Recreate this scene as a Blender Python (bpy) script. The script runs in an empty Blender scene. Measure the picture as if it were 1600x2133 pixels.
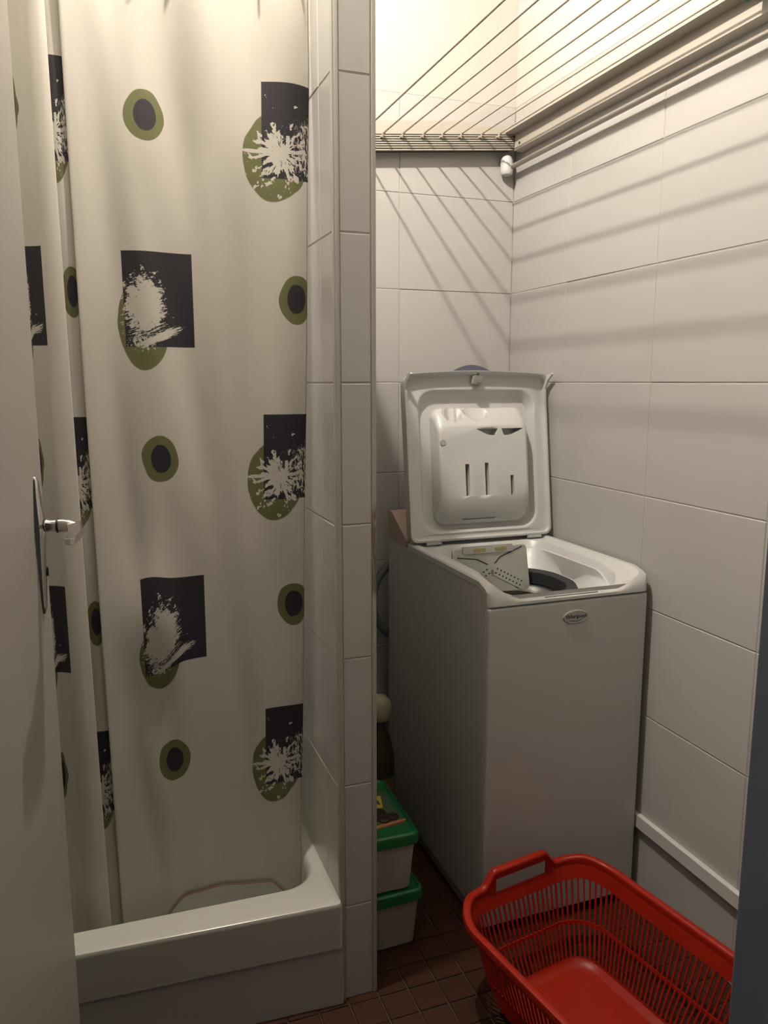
import bpy, bmesh, math, random
from mathutils import Vector, Matrix, noise
random.seed(7)
D = bpy.data
COL = bpy.context.scene.collection
R = math.radians

# ------------------------------------------------------------------ camera, world, exposure
sc = bpy.context.scene
cd = D.cameras.new('camera'); cam = D.objects.new('camera', cd); COL.objects.link(cam)
cam.location = (0, 0, 1.33)
cam.rotation_euler = (R(90 - 9.383), 0, R(-20.0))
cd.sensor_fit = 'HORIZONTAL'; cd.sensor_width = 36.0; cd.lens = 36.0 * 1640 / 1600
cd.clip_start = 0.02
sc.camera = cam
w = D.worlds.new('world'); sc.world = w; w.use_nodes = True
w.node_tree.nodes['Background'].inputs[0].default_value = (0.95, 0.93, 0.90, 1)
w.node_tree.nodes['Background'].inputs[1].default_value = 0.022
sc.view_settings.view_transform = 'Standard'
sc.view_settings.look = 'None'
sc.view_settings.gamma = 1.0
sc.view_settings.use_curve_mapping = False
sc.view_settings.exposure = 0.66
LAMP = (0.32, 1.43, 2.66)      # bare bulb under the ceiling, above the frame
LAMP_STRENGTH = 6400.0
LAMP_COLOUR = (1.0, 0.905, 0.79)

# ------------------------------------------------------------------ node helpers
class X:
    """a node socket with arithmetic"""
    nt = None
    def __init__(s, sock): s.s = sock
    def __add__(a, b): return mt('ADD', a, b)
    def __radd__(a, b): return mt('ADD', b, a)
    def __sub__(a, b): return mt('SUBTRACT', a, b)
    def __rsub__(a, b): return mt('SUBTRACT', b, a)
    def __mul__(a, b): return mt('MULTIPLY', a, b)
    def __rmul__(a, b): return mt('MULTIPLY', b, a)
    def __truediv__(a, b): return mt('DIVIDE', a, b)
def put(sock, v):
    if isinstance(v, X): X.nt.links.new(v.s, sock)
    else: sock.default_value = v
def mt(op, a, b=0.0, c=None, clamp=False):
    n = X.nt.nodes.new('ShaderNodeMath'); n.operation = op; n.use_clamp = clamp
    put(n.inputs[0], a); put(n.inputs[1], b)
    if c is not None: put(n.inputs[2], c)
    return X(n.outputs[0])
def vec(x, y, z=0.0):
    n = X.nt.nodes.new('ShaderNodeCombineXYZ')
    put(n.inputs[0], x); put(n.inputs[1], y); put(n.inputs[2], z)
    return X(n.outputs[0])
def nz(v, scale, detail=3.0, rough=0.55, dist=0.0):
    n = X.nt.nodes.new('ShaderNodeTexNoise')
    if v is not None: put(n.inputs['Vector'], v)
    n.inputs['Scale'].default_value = scale; n.inputs['Detail'].default_value = detail
    n.inputs['Roughness'].default_value = rough; n.inputs['Distortion'].default_value = dist
    return X(n.outputs[0])
def mixc(f, a, b):
    n = X.nt.nodes.new('ShaderNodeMix'); n.data_type = 'RGBA'
    put(n.inputs[0], f)
    for k, v in ((6, a), (7, b)):
        if isinstance(v, X): put(n.inputs[k], v)
        else: n.inputs[k].default_value = (*v, 1)
    return X(n.outputs[2])
def step(x, soft): return mt('ADD', mt('DIVIDE', x, soft), 0.5, clamp=True)     # 1 where x > 0
def mat(name, col, rough=0.5, metal=0.0, spec=0.5, var=0.0, vscale=6.0, bump=0.0, bscale=40.0, coat=0.0):
    m = D.materials.new(name); m.use_nodes = True
    nt = m.node_tree; X.nt = nt
    b = nt.nodes['Principled BSDF']
    b.inputs['Roughness'].default_value = rough; b.inputs['Metallic'].default_value = metal
    b.inputs['Specular IOR Level'].default_value = spec; b.inputs['Coat Weight'].default_value = coat
    b.inputs['Base Color'].default_value = (*col, 1)
    tc = nt.nodes.new('ShaderNodeTexCoord'); p = X(tc.outputs['Object'])
    if var > 0:
        f = nz(p, vscale, 4.0)
        c = mixc(f, tuple(max(0, x * (1 - var)) for x in col), tuple(min(1, x * (1 + var)) for x in col))
        nt.links.new(c.s, b.inputs['Base Color'])
    if bump > 0:
        bn = nt.nodes.new('ShaderNodeBump'); bn.inputs['Strength'].default_value = bump; bn.inputs['Distance'].default_value = 0.01
        nt.links.new(nz(p, bscale, 3.0).s, bn.inputs['Height']); nt.links.new(bn.outputs[0], b.inputs['Normal'])
    return m

M = {}
M['tile'] = mat('white_glazed_tile', (0.425, 0.412, 0.395), 0.22, spec=0.45, var=0.03, vscale=3, bump=0.05, bscale=9)
M['grout'] = mat('pale_grout', (0.365, 0.348, 0.323), 0.9, var=0.12, vscale=20)
M['cream'] = mat('cream_paint', (0.46, 0.435, 0.395), 0.85, var=0.03, bump=0.08, bscale=60)
M['white_paint'] = mat('white_paint', (0.476, 0.468, 0.442), 0.8, var=0.03, bump=0.06, bscale=60)
M['bead'] = mat('white_plastic_bead', (0.357, 0.340, 0.302), 0.4, var=0.06, vscale=8)
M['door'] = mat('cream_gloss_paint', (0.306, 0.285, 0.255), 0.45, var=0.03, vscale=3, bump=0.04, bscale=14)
M['jamb'] = mat('blue_grey_paint', (0.125, 0.15, 0.20), 0.5, var=0.06, vscale=9, bump=0.05, bscale=30)
M['terracotta'] = mat('red_brown_floor_tile', (0.038, 0.012, 0.005), 0.55, spec=0.25, var=0.30, vscale=14, bump=0.08, bscale=50)
M['floor_grout'] = mat('grey_floor_grout', (0.055, 0.038, 0.028), 0.9, var=0.2, vscale=30)
M['enamel'] = mat('white_enamel', (0.442, 0.433, 0.387), 0.22, var=0.03, vscale=5)
M['machine'] = mat('white_machine_enamel', (0.45, 0.445, 0.435), 0.35, var=0.015, vscale=4)
M['plastic'] = mat('white_plastic', (0.54, 0.54, 0.53), 0.35, var=0.015, vscale=7)
M['plastic2'] = mat('grey_white_plastic', (0.348, 0.344, 0.327), 0.4, var=0.03, vscale=10)
M['pinkish'] = mat('pinkish_beige_panel', (0.383, 0.289, 0.230), 0.45, var=0.05)
M['handle_grey'] = mat('blue_grey_plastic', (0.07, 0.08, 0.11), 0.4)
M['rubber'] = mat('black_rubber', (0.018, 0.018, 0.02), 0.5, var=0.2)
M['steel'] = mat('brushed_steel', (0.50, 0.49, 0.46), 0.32, metal=1.0, var=0.05, vscale=15)
M['flap_metal'] = mat('dull_steel', (0.44, 0.45, 0.41), 0.42, metal=0.6, var=0.05, vscale=12)
M['brass'] = mat('yellowed_metal', (0.42, 0.33, 0.12), 0.4, metal=0.8)
M['hole'] = mat('dark_hole', (0.02, 0.02, 0.022), 0.8)
M['chrome'] = mat('polished_chrome', (0.62, 0.60, 0.58), 0.14, metal=1.0, var=0.04)
M['black'] = mat('black_plastic', (0.015, 0.015, 0.018), 0.45)
M['badge'] = mat('silver_badge', (0.46, 0.45, 0.42), 0.3, metal=0.6)
M['ink'] = mat('dark_lettering', (0.05, 0.05, 0.07), 0.5)
M['rack'] = mat('cream_enamelled_metal', (0.391, 0.357, 0.310), 0.4, var=0.04, vscale=8)
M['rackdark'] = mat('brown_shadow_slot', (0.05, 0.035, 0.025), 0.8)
M['wire'] = mat('beige_plastic_line', (0.40, 0.34, 0.27), 0.5, var=0.08, vscale=30)
M['rod'] = mat('grey_metal_rod', (0.40, 0.37, 0.33), 0.35, metal=0.5, var=0.05)
M['red'] = mat('red_plastic', (0.27, 0.012, 0.0035), 0.38, spec=0.25, var=0.05, vscale=9)
M['tub'] = mat('offwhite_plastic_tub', (0.357, 0.336, 0.289), 0.45, var=0.04, vscale=10)
M['green'] = mat('green_plastic_lid', (0.006, 0.125, 0.036), 0.35, var=0.08, vscale=15)
M['yellow'] = mat('yellow_print', (0.55, 0.45, 0.04), 0.5)
M['choc'] = mat('brown_print', (0.030, 0.012, 0.010), 0.4, var=0.3, vscale=60)
M['orange'] = mat('orange_print', (0.50, 0.19, 0.07), 0.5, var=0.15, vscale=40)
M['hose'] = mat('grey_hose', (0.10, 0.115, 0.12), 0.5, var=0.08)
M['teal'] = mat('teal_cloth', (0.05, 0.22, 0.22), 0.9, var=0.2, vscale=60)
M['bottle'] = mat('dark_olive_plastic', (0.045, 0.035, 0.015), 0.4, var=0.2, vscale=20)
M['cap'] = mat('pale_cap', (0.42, 0.38, 0.26), 0.5)

def curtain_material():
    m = D.materials.new('printed_shower_curtain'); m.use_nodes = True
    nt = m.node_tree; X.nt = nt
    b = nt.nodes['Principled BSDF']
    uv = nt.nodes.new('ShaderNodeUVMap'); uv.uv_map = 'cloth'
    sp = nt.nodes.new('ShaderNodeSeparateXYZ'); nt.links.new(uv.outputs[0], sp.inputs[0])
    s, z = X(sp.outputs[0]), X(sp.outputs[1])
    P, W = 0.632, 0.578
    def local(sc_, zc):
        return mt('FLOORED_MODULO', s - sc_ + W / 2, W) - W / 2, mt('FLOORED_MODULO', z - zc + P / 2, P) - P / 2
    def elld(x, y, cx, cy, rx, ry):
        dx = (x - cx) / rx; dy = (y - cy) / ry
        return mt('SQRT', dx * dx + dy * dy)
    flat = vec(s, z)
    wob = nz(flat, 14.0, 1.0) - 0.5
    def box(x, y, hx, hy):
        return step(mt('MINIMUM', hx - mt('ABSOLUTE', x), hy - mt('ABSOLUTE', y)), 0.0010)
    def mx(*a):
        r = a[0]
        for k in a[1:]: r = mt('MAXIMUM', r, k)
        return r
    # dots
    def dot(sc_, zc):
        x, y = local(sc_, zc)
        return (step(1.0 + wob * 0.35 - elld(x, y, 0, 0, 0.0355, 0.0465), 0.03),
                step(1.0 + wob * 0.30 - elld(x, y, 0.001, 0.001, 0.0200, 0.0285), 0.05))
    o1, i1 = dot(0.113, 1.812); o2, i2 = dot(0.402, 1.493)
    # motif A: dark square, olive oval, brushed white patch
    x, y = local(0.125, 1.484)
    sqA = box(x, y, 0.0655, 0.088)
    ovA = step(1.0 + wob * 0.25 - elld(x, y, -0.031, -0.044, 0.046, 0.088), 0.03)
    tilt = y - x * 0.30
    streak = nz(vec(x * 55.0, tilt * 300.0), 1.0, 4.0, 0.75)
    blob = nz(vec(x * 90.0, y * 90.0, 4.0), 1.0, 4.0, 0.65)
    fA = 1.12 - elld(x, y, -0.027, -0.012, 0.044, 0.066)
    low = step(-0.028 - y, 0.05)                               # streakier towards the bottom
    brA = step(fA * 1.3 + (streak - 0.5) * (1.6 + low * 1.8) + (blob - 0.5) * 2.2 - 0.40, 0.06)
    tail = step(1.0 - elld(x - 0.012, y - (x - 0.012) * 0.42, -0.012, -0.064, 0.040, 0.0085) + (streak - 0.5) * 2.6, 0.08)
    foot = step(1.0 - elld(x, y, -0.035, -0.080, 0.030, 0.018) + (nz(vec(x * 220.0, y * 160.0), 1.0, 4.0, 0.7) - 0.62) * 6.0, 0.15)
    whA = mx(brA, tail, foot)
    # motif B: dark square, olive oval, radial white splash and scratches
    x, y = local(0.400, 1.809)
    sqB = box(x, y, 0.0665, 0.0875)
    ovB = step(1.0 + wob * 0.2 - elld(x, y, -0.041, -0.049, 0.064, 0.080), 0.03)
    cx, cy = x + 0.030, y + 0.042
    r = mt('SQRT', cx * cx + cy * cy + 1e-9); th = mt('ARCTAN2', cy, cx)
    ray = nz(vec(mt('COSINE', th) * 1.9, mt('SINE', th) * 1.9, r * 24.0 + 3.0), 2.3, 3.0, 0.55)
    core = step(0.0125 + mt('POWER', mt('MAXIMUM', ray - 0.30, 0.0), 2.0) * 0.60 + (blob - 0.5) * 0.008 - r, 0.0016)
    scr = nz(vec(x * 250.0 + y * 30.0, y * 55.0, 3.0), 1.0, 3.0, 0.7)
    reg = 1.0 - elld(x, y, 0.030, -0.030, 0.036, 0.062)
    s2 = step(scr - 0.58 + mt('MINIMUM', reg, 0.35) * 0.16, 0.03) * step(reg, 0.2)
    scr3 = nz(vec((x + y) * 60.0, (y - x * 0.7) * 300.0, 9.0), 1.0, 3.0, 0.7)
    reg3 = 1.0 - elld(x, y, -0.012, -0.010, 0.055, 0.046)
    s3 = step(scr3 - 0.68 + mt('MINIMUM', reg3, 0.4) * 0.12, 0.03) * step(reg3, 0.2)
    lf = step(1.0 - elld(x, y, -0.076, -0.0385, 0.036, 0.0036) + (blob - 0.5) * 0.8, 0.3)
    scr4 = nz(vec(x * 260.0 + y * 60.0, y * 70.0, 5.0), 1.0, 2.0, 0.6)
    reg4 = 1.0 - elld(x, y, -0.020, -0.088, 0.060, 0.036)
    s4 = step(scr4 - 0.71, 0.03) * step(reg4, 0.2)
    whB = mx(core, s2, s3, lf, s4)
    base = mixc(nz(flat, 5.0, 3.0), (0.440, 0.414, 0.362), (0.468, 0.440, 0.388))
    olive, dark = (0.115, 0.118, 0.046), (0.020, 0.017, 0.022)
    oc = mixc(nz(flat, 30.0, 3.0), tuple(v * 0.86 for v in olive), tuple(v * 1.1 for v in olive))
    rows = step(z - 0.375, 0.002) * step(1.955 - z, 0.002)                              # the print ends above the hem
    c = mixc(mx(ovA, ovB, o1, o2) * rows, base, oc)
    c = mixc(mx(sqA, sqB, i1, i2) * rows, c, dark)
    c = mixc(mx(whA, whB), c, base)
    nt.links.new(c.s, b.inputs['Base Color'])
    b.inputs['Roughness'].default_value = 0.62; b.inputs['Specular IOR Level'].default_value = 0.3
    return m
M['curtain'] = curtain_material()

# ------------------------------------------------------------------ mesh helpers
def link(name, me, parent=None, m=None, smooth=None):
    if m is not None and not me.materials: me.materials.append(m)
    if smooth is not None:
        for p in me.polygons: p.use_smooth = True
        me.set_sharp_from_angle(angle=R(smooth))
    o = D.objects.new(name, me); COL.objects.link(o)
    if parent is not None: o.parent = parent
    if smooth is not None and smooth < 90:
        wn = o.modifiers.new('weighted', 'WEIGHTED_NORMAL'); wn.keep_sharp = True; wn.weight = 100
    return o
def tag(o, label=None, cat=None, group=None, kind=None):
    for k, v in (('label', label), ('category', cat), ('group', group), ('kind', kind)):
        if v: o[k] = v
    return o
def thing(name, label, cat, loc=(0, 0, 0), rz=0.0, group=None):
    o = D.objects.new(name, None); COL.objects.link(o)
    o.location = loc; o.rotation_euler = (0, 0, rz); o.empty_display_size = 0.05
    return tag(o, label, cat, group)
class MB:
    def __init__(s): s.v = []; s.f = []
    def add(s, vs, fs):
        k = len(s.v); s.v += [tuple(p) for p in vs]; s.f += [tuple(i + k for i in f) for f in fs]
    def box(s, x0, x1, y0, y1, z0, z1):
        s.add([(x0,y0,z0),(x1,y0,z0),(x1,y1,z0),(x0,y1,z0),(x0,y0,z1),(x1,y0,z1),(x1,y1,z1),(x0,y1,z1)],
              [(0,3,2,1),(4,5,6,7),(0,1,5,4),(1,2,6,5),(2,3,7,6),(3,0,4,7)])
    def loft(s, loops, cap0=True, cap1=True, closed=True):
        n = len(loops[0]); vs = [p for l in loops for p in l]; fs = []
        for a in range(len(loops) - 1):
            for i in range(n if closed else n - 1):
                j = (i + 1) % n
                fs.append((a*n+i, a*n+j, (a+1)*n+j, (a+1)*n+i))
        if cap0: fs.append(tuple(range(n - 1, -1, -1)))
        if cap1: fs.append(tuple((len(loops)-1)*n + i for i in range(n)))
        s.add(vs, fs)
    def tube(s, pts, r, n=10, closed=False, rr=None):
        pts = [Vector(p) for p in pts]; k = len(pts); loops = []; up = None
        for i, p in enumerate(pts):
            if closed: t = pts[(i+1) % k] - pts[i-1]
            else: t = pts[min(i+1, k-1)] - pts[max(i-1, 0)]
            t.normalize()
            if up is None: up = t.orthogonal().normalized()
            else: up = (up - t * up.dot(t)).normalized()
            q = t.cross(up); rad = rr[i] if rr else r
            loops.append([p + (up * math.cos(a) + q * math.sin(a)) * rad for a in (2*math.pi*j/n for j in range(n))])
        if closed: loops.append(loops[0])
        s.loft(loops, not closed, not closed)
    def me(s, name, bev=0.0, seg=2, fix=True):
        me = D.meshes.new(name); me.from_pydata(s.v, [], s.f); me.update()
        if bev or fix:
            bm = bmesh.new(); bm.from_mesh(me)
            if fix: bmesh.ops.recalc_face_normals(bm, faces=bm.faces)
            if bev: bmesh.ops.bevel(bm, geom=list(bm.edges), offset=bev, segments=seg, profile=0.5, affect='EDGES')
            bm.to_mesh(me); bm.free()
        return me
    def obj(s, name, m, parent=None, bev=0.0, seg=2, smooth=35):
        return link(name, s.me(name, bev, seg), parent, m, smooth)
def boxobj(name, m, parent, x0, x1, y0, y1, z0, z1, bev=0.0, seg=2):
    b = MB(); b.box(x0, x1, y0, y1, z0, z1)
    return b.obj(name, m, parent, bev, seg)
def rr(x0, x1, y0, y1, r, nc=6, ns=1):
    """rounded rectangle, counter-clockwise from the lower right corner; ns pieces per side"""
    pts = []
    for cx, cy, a0 in ((x1-r, y0+r, -90), (x1-r, y1-r, 0), (x0+r, y1-r, 90), (x0+r, y0+r, 180)):
        for i in range(nc + 1):
            a = R(a0 + 90 * i / nc); pts.append((cx + r * math.cos(a), cy + r * math.sin(a)))
    if ns > 1:
        out = []; n = nc + 1
        for c in range(4):
            seg = pts[c*n:(c+1)*n]; out += seg
            p, q = seg[-1], pts[((c+1) % 4) * n]
            for i in range(1, ns): out.append((p[0] + (q[0]-p[0]) * i / ns, p[1] + (q[1]-p[1]) * i / ns))
        pts = out
    return pts
def sm(x, a, b):
    t = max(0.0, min(1.0, (x - a) / (b - a))); return t * t * (3 - 2 * t)
def cut(o, cutters):
    """boolean difference, applied; the cutters are deleted"""
    for c in cutters:
        md = o.modifiers.new('cut', 'BOOLEAN'); md.operation = 'DIFFERENCE'; md.solver = 'EXACT'; md.object = c
    dg = bpy.context.evaluated_depsgraph_get(); dg.update()
    me = D.meshes.new_from_object(o.evaluated_get(dg))
    o.modifiers.clear(); old = o.data; o.data = me; me.name = o.name
    D.meshes.remove(old)
    for c in cutters:
        k = c.data; D.objects.remove(c); D.meshes.remove(k)
    for p in me.polygons: p.use_smooth = True
    me.set_sharp_from_angle(angle=R(35))

# ------------------------------------------------------------------ dimensions read off the photograph
XR, YB, XL, YF = 1.262, 2.285, -0.37, 0.50       # right wall, back wall, left wall, front wall (inner faces)
ZC, ZT = 2.76, 2.1575                             # ceiling, top of the tiling
PX0, PX1, PY = 0.431, 0.514, 1.46                 # partition faces and its end
ZJ = [-0.055 + 0.2766 * k for k in range(9)]      # bed joints of the wall tiles
ZJ = [0.0] + [z for z in ZJ if z > 0.03]; ZJ[-1] = ZT
PT = 2.125; ZP = ZJ[:-1] + [PT]                     # the partition stops below the top of the tiling
tile_cache = {}
def tile_mesh(wd, ht, th=0.007, bv=0.0016, m='tile'):
    key = (round(wd, 4), round(ht, 4), th, m)
    if key not in tile_cache:
        a, c = wd / 2, ht / 2; b = MB()
        b.loft([[(-a,-c,0),(a,-c,0),(a,c,0),(-a,c,0)], [(-a,-c,th-bv),(a,-c,th-bv),(a,c,th-bv),(-a,c,th-bv)],
                [(-a+bv,-c+bv,th),(a-bv,-c+bv,th),(a-bv,c-bv,th),(-a+bv,c-bv,th)]], False, True)
        me = b.me('tile', fix=False); me.materials.append(M[m]); tile_cache[key] = me
    return tile_cache[key]
def lay(parent, us, vs, frame, gap=0.0020, th=0.007, m='tile', tilt=0.0022, name='tile', skip=None):
    """lay tiles between the joints us x vs on the plane whose origin and axes are frame"""
    o, ax, ay = Vector(frame[0]), Vector(frame[1]), Vector(frame[2]); an = ax.cross(ay)
    for u0, u1 in zip(us, us[1:]):
        for v0, v1 in zip(vs, vs[1:]):
            if skip and skip((u0+u1)/2, (v0+v1)/2): continue
            t = link(name, tile_mesh(u1-u0-gap, v1-v0-gap, th, m=m), parent)
            p = o + ax * ((u0+u1)/2) + ay * ((v0+v1)/2) + an * random.uniform(-0.0003, 0.0003)
            mtx = Matrix((ax, ay, an)).transposed().to_4x4(); mtx.translation = p
            t.matrix_local = mtx @ Matrix.Rotation(random.gauss(0, tilt*0.6), 4, 'X') @ Matrix.Rotation(random.gauss(0, tilt*0.6), 4, 'Y')

# ------------------------------------------------------------------ the room
def struct(name, m, x0, x1, y0, y1, z0, z1, bev=0.0):
    return tag(boxobj(name, m, None, x0, x1, y0, y1, z0, z1, bev), kind='structure')
T = 0.007
floor = struct('floor', M['floor_grout'], XL-0.1, XR+0.1, -0.9, YB+0.1, -0.06, -0.004)
PF = 0.068
fx = [XL + PF * k for k in range(25)]; fx[-1] = XR
fy = [YF - 0.01 + PF * k for k in range(27)]; fy[-1] = YB
under = lambda x, y: x < PX1 and y > PY + 0.03                       # below the shower tray and the partition
seen = lambda x, y: x > 0.10 and y > 0.94
lay(floor, fx, fy, ((0,0,-0.0075), (1,0,0), (0,1,0)), 0.0035, 0.0075, 'terracotta', 0.004, skip=lambda x, y: under(x, y) or not seen(x, y))
b = MB()
for u0, u1 in zip(fx, fx[1:]):
    for v0, v1 in zip(fy, fy[1:]):
        if not under((u0+u1)/2, (v0+v1)/2) and not seen((u0+u1)/2, (v0+v1)/2): b.box(u0+0.0017, u1-0.0017, v0+0.0017, v1-0.0017, -0.006, 0.0)
tag(b.obj('floor_tiles', M['terracotta'], floor, smooth=None), kind='stuff')
ceiling = struct('ceiling', M['white_paint'], XL-0.1, XR+0.1, YF-0.1, YB+0.1, ZC, ZC+0.06)
wall_right = struct('wall_right', M['grout'], XR+0.0016, XR+0.1, YF-0.1, YB+0.1, 0, ZT)
up = boxobj('upper_wall', M['white_paint'], wall_right, XR+0.001, XR+0.1, YF-0.1, YB+0.1, ZT, ZC)  # whiter than the back wall's cream: the near lamp's brightness put into the colour
lay(wall_right, [0.0, YB-1.97, YB-1.588, YB-1.207, YB-0.826, YB-YF], ZJ, ((XR+T, YB, 0), (0,-1,0), (0,0,1)))
wall_back = struct('wall_back', M['grout'], XL-0.1, XR+0.1, YB+0.0016, YB+0.1, 0, ZT)
boxobj('upper_wall', M['cream'], wall_back, XL-0.1, XR+0.1, YB+0.001, YB+0.1, ZT, ZC)
lay(wall_back, [PX1, 0.881, XR], ZJ, ((0, YB+T, 0), (1,0,0), (0,0,1)))
lay(wall_back, [XL, -0.331, 0.05, PX0], ZJ, ((0, YB+T, 0), (1,0,0), (0,0,1)))
wall_left = struct('wall_left', M['white_paint'], XL-0.1, XL, YF-0.1, YB+0.1, 0, ZC)
# front wall with the doorway the photograph is taken through
DX0, DX1, DZ = -0.190, 0.552, 2.04
wall_front = struct('wall_front', M['white_paint'], XL-0.1, DX0-0.03, YF-0.10, YF, 0, ZC)
boxobj('wall_panel', M['white_paint'], wall_front, DX1+0.03, XR+0.1, YF-0.10, YF, 0, ZC)
boxobj('lintel', M['white_paint'], wall_front, DX0-0.03, DX1+0.03, YF-0.10, YF, DZ+0.03, ZC)
# partition between the shower and the laundry corner
part = struct('wall_partition', M['grout'], PX0+0.0016, PX1-0.0016, PY+0.0016, YB, 0, PT)
lay(part, [PX0+0.0115, PX1-0.0085], ZP, ((0, PY+T, 0), (1,0,0), (0,0,1)))
lay(part, [-YB, -1.93, -1.549, -PY-0.008], ZP, ((PX0+T, 0, 0), (0,-1,0), (0,0,1)))
lay(part, [PY+0.006, 1.84, YB], ZP, ((PX1-T, 0, 0), (0,1,0), (0,0,1)))
b = MB()
arc = [(PX0+0.0115 - 0.0115*math.cos(R(a)) , PY+0.0095 - 0.0105*math.sin(R(a))) for a in range(0, 91, 15)]
prof = arc + [(PX0+0.0125, PY+0.004), (PX0+0.004, PY+0.011)]
b.loft([[(x, y, 0) for x, y in prof], [(x, y, PT) for x, y in prof]])
b.obj('edge_bead', M['bead'], part)
def stained_bead():
    m = mat('stained_plastic_bead', (0.357, 0.340, 0.302), 0.4); nt = m.node_tree; X.nt = nt
    tc = nt.nodes.new('ShaderNodeTexCoord'); sp = nt.nodes.new('ShaderNodeSeparateXYZ'); nt.links.new(tc.outputs['Object'], sp.inputs[0])
    z = X(sp.outputs[2]); n_ = nz(vec(X(sp.outputs[0]) * 200.0, z * 26.0), 1.0, 4.0, 0.6)
    f = step(0.085 - mt('ABSOLUTE', z - 0.995) + (n_ - 0.5) * 0.09, 0.03) * step(n_ - 0.40, 0.16)
    nt.links.new(mixc(f, (0.357, 0.340, 0.302), (0.17, 0.115, 0.08)).s, nt.nodes['Principled BSDF'].inputs['Base Color'])
    return m
boxobj('edge_strip', stained_bead(), part, PX1-0.0075, PX1+0.001, PY-0.001, PY+0.014, 0.0, PT, 0.001, 1)
# ledge on the right wall
trim = struct('trim_1', M['plastic'], XR-0.014, XR+0.001, YF, 1.98, 0.198, 0.234, 0.003)

# door frame and door leaf
jamb = thing('door_1', None, None); tag(jamb, kind='structure')
boxobj('jamb', M['jamb'], jamb, DX1-0.024, DX1+0.03, YF-0.11, YF+0.004, 0, DZ+0.03, 0.003)
boxobj('stop', M['jamb'], jamb, DX1-0.036, DX1-0.022, YF-0.11, YF-0.05, 0, DZ-0.01, 0.002)
boxobj('jamb', M['jamb'], jamb, DX0-0.03, DX0+0.002, YF-0.11, YF+0.004, 0, DZ+0.03, 0.003)
boxobj('header', M['jamb'], jamb, DX0, DX1-0.02, YF-0.11, YF+0.004, DZ, DZ+0.03, 0.003)
# the leaf: local x runs from hinge to free edge, local y is the visible face's outward normal
leaf = thing('door_2', 'cream painted door standing open at the left, with a chrome handle', None, (-0.178, 0.512, 0.0)); tag(leaf, kind='structure')
A0, A1 = Vector((-0.178, 0.512)), Vector((-0.079, 1.240))
leaf.rotation_euler = (0, 0, math.atan2(A1.y - A0.y, A1.x - A0.x)); LW = (A1 - A0).length
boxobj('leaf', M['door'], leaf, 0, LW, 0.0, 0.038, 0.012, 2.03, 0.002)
# local -y looks into the room (right, towards the lamp)
HX, HZ = LW - 0.050, 1.130
b = MB(); loops = []
N = 24
for i in range(N + 1):
    z = 1.003 + (1.200 - 1.003) * i / N
    if z < HZ: f = max(0, (z - 1.003) / (HZ - 1.003))
    else: f = max(0, (1.200 - z) / (1.200 - HZ))
    wd = 0.0055 + 0.0145 * f ** 0.8; th = 0.0055 + 0.0085 * f ** 1.3
    if i in (0, N): wd *= 0.55; th *= 0.6
    loops.append([(HX + wd * math.cos(a), -th * math.sin(a) ** 0.8 if math.sin(a) > 1e-6 else 0, z) for a in (math.pi * j / 12 for j in range(13))])
b.loft(loops)
hp = b.obj('door_handle', M['chrome'], leaf, smooth=50); hp['label'] = 'chrome lever handle on a long tapered backplate'
b = MB(); b.box(HX-0.0015, HX+0.0015, -0.0106, -0.006, 1.058, 1.070); b.obj('keyhole', M['black'], hp)
b = MB(); b.tube([(HX, -0.010, HZ), (HX, -0.017, HZ), (HX, -0.026, HZ)], 0.009, 16, rr=[0.0105, 0.0085, 0.0085]); b.obj('neck', M['chrome'], hp)
b = MB(); b.tube([(HX, -0.0255, HZ), (HX, -0.0285, HZ)], 0.0105, 16); b.obj('collar_ring', M['black'], hp)
b = MB(); b.tube([(HX, -0.028, HZ), (HX-0.001, -0.036, HZ), (HX-0.003, -0.046, HZ-0.001), (HX-0.006, -0.056, HZ-0.002), (HX-0.008, -0.060, HZ-0.002)], 0.009, 14, rr=[0.0098, 0.0098, 0.0085, 0.0050, 0.0015])
b.obj('lever_cone', M['chrome'], hp, smooth=60)
b = MB(); pl = [(HX+0.010, -0.040), (HX+0.004, -0.066), (HX-0.020, -0.068), (HX-0.070, -0.068), (HX-0.104, -0.066), (HX-0.108, -0.061), (HX-0.105, -0.054), (HX-0.060, -0.050), (HX-0.018, -0.042)]
pc = (HX-0.04, -0.058)
def pin(k, dz): return [(pc[0] + (x-pc[0])*k, pc[1] + (y-pc[1])*k, HZ + dz + (x - HX) * 0.03) for x, y in pl]
b.loft([pin(0.94, -0.0055), pin(1.0, -0.004), pin(1.0, 0.003), pin(0.94, 0.0045)])
b.obj('lever', M['chrome'], hp, smooth=25)

# ------------------------------------------------------------------ lamp (above the frame)
lamp = thing('ceiling_lamp', 'bare glowing bulb hanging on a short cord under the ceiling', 'lamp', LAMP)
lm = D.materials.new('glowing_bulb'); lm.use_nodes = True
lm.node_tree.nodes.clear()
em = lm.node_tree.nodes.new('ShaderNodeEmission'); ou = lm.node_tree.nodes.new('ShaderNodeOutputMaterial')
em.inputs[0].default_value = (*LAMP_COLOUR, 1); em.inputs[1].default_value = LAMP_STRENGTH
lm.node_tree.links.new(em.outputs[0], ou.inputs[0])
b = MB(); b.loft([[(r * math.cos(2*math.pi*j/16), r * math.sin(2*math.pi*j/16), z) for j in range(16)] for r, z in
                  ((0.002,-0.0155),(0.0090,-0.0132),(0.0137,-0.0075),(0.0155,0.0),(0.0142,0.0075),(0.009,0.014),(0.007,0.018))])
b.obj('bulb', lm, lamp)
b = MB(); b.tube([(0,0,0.018),(0,0,0.05)], 0.010, 12); b.obj('socket', M['plastic'], lamp)
b = MB(); b.tube([(0,0,0.05),(0,0,ZC-LAMP[2]-0.012)], 0.003, 8); b.obj('cord', M['plastic'], lamp)
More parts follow.
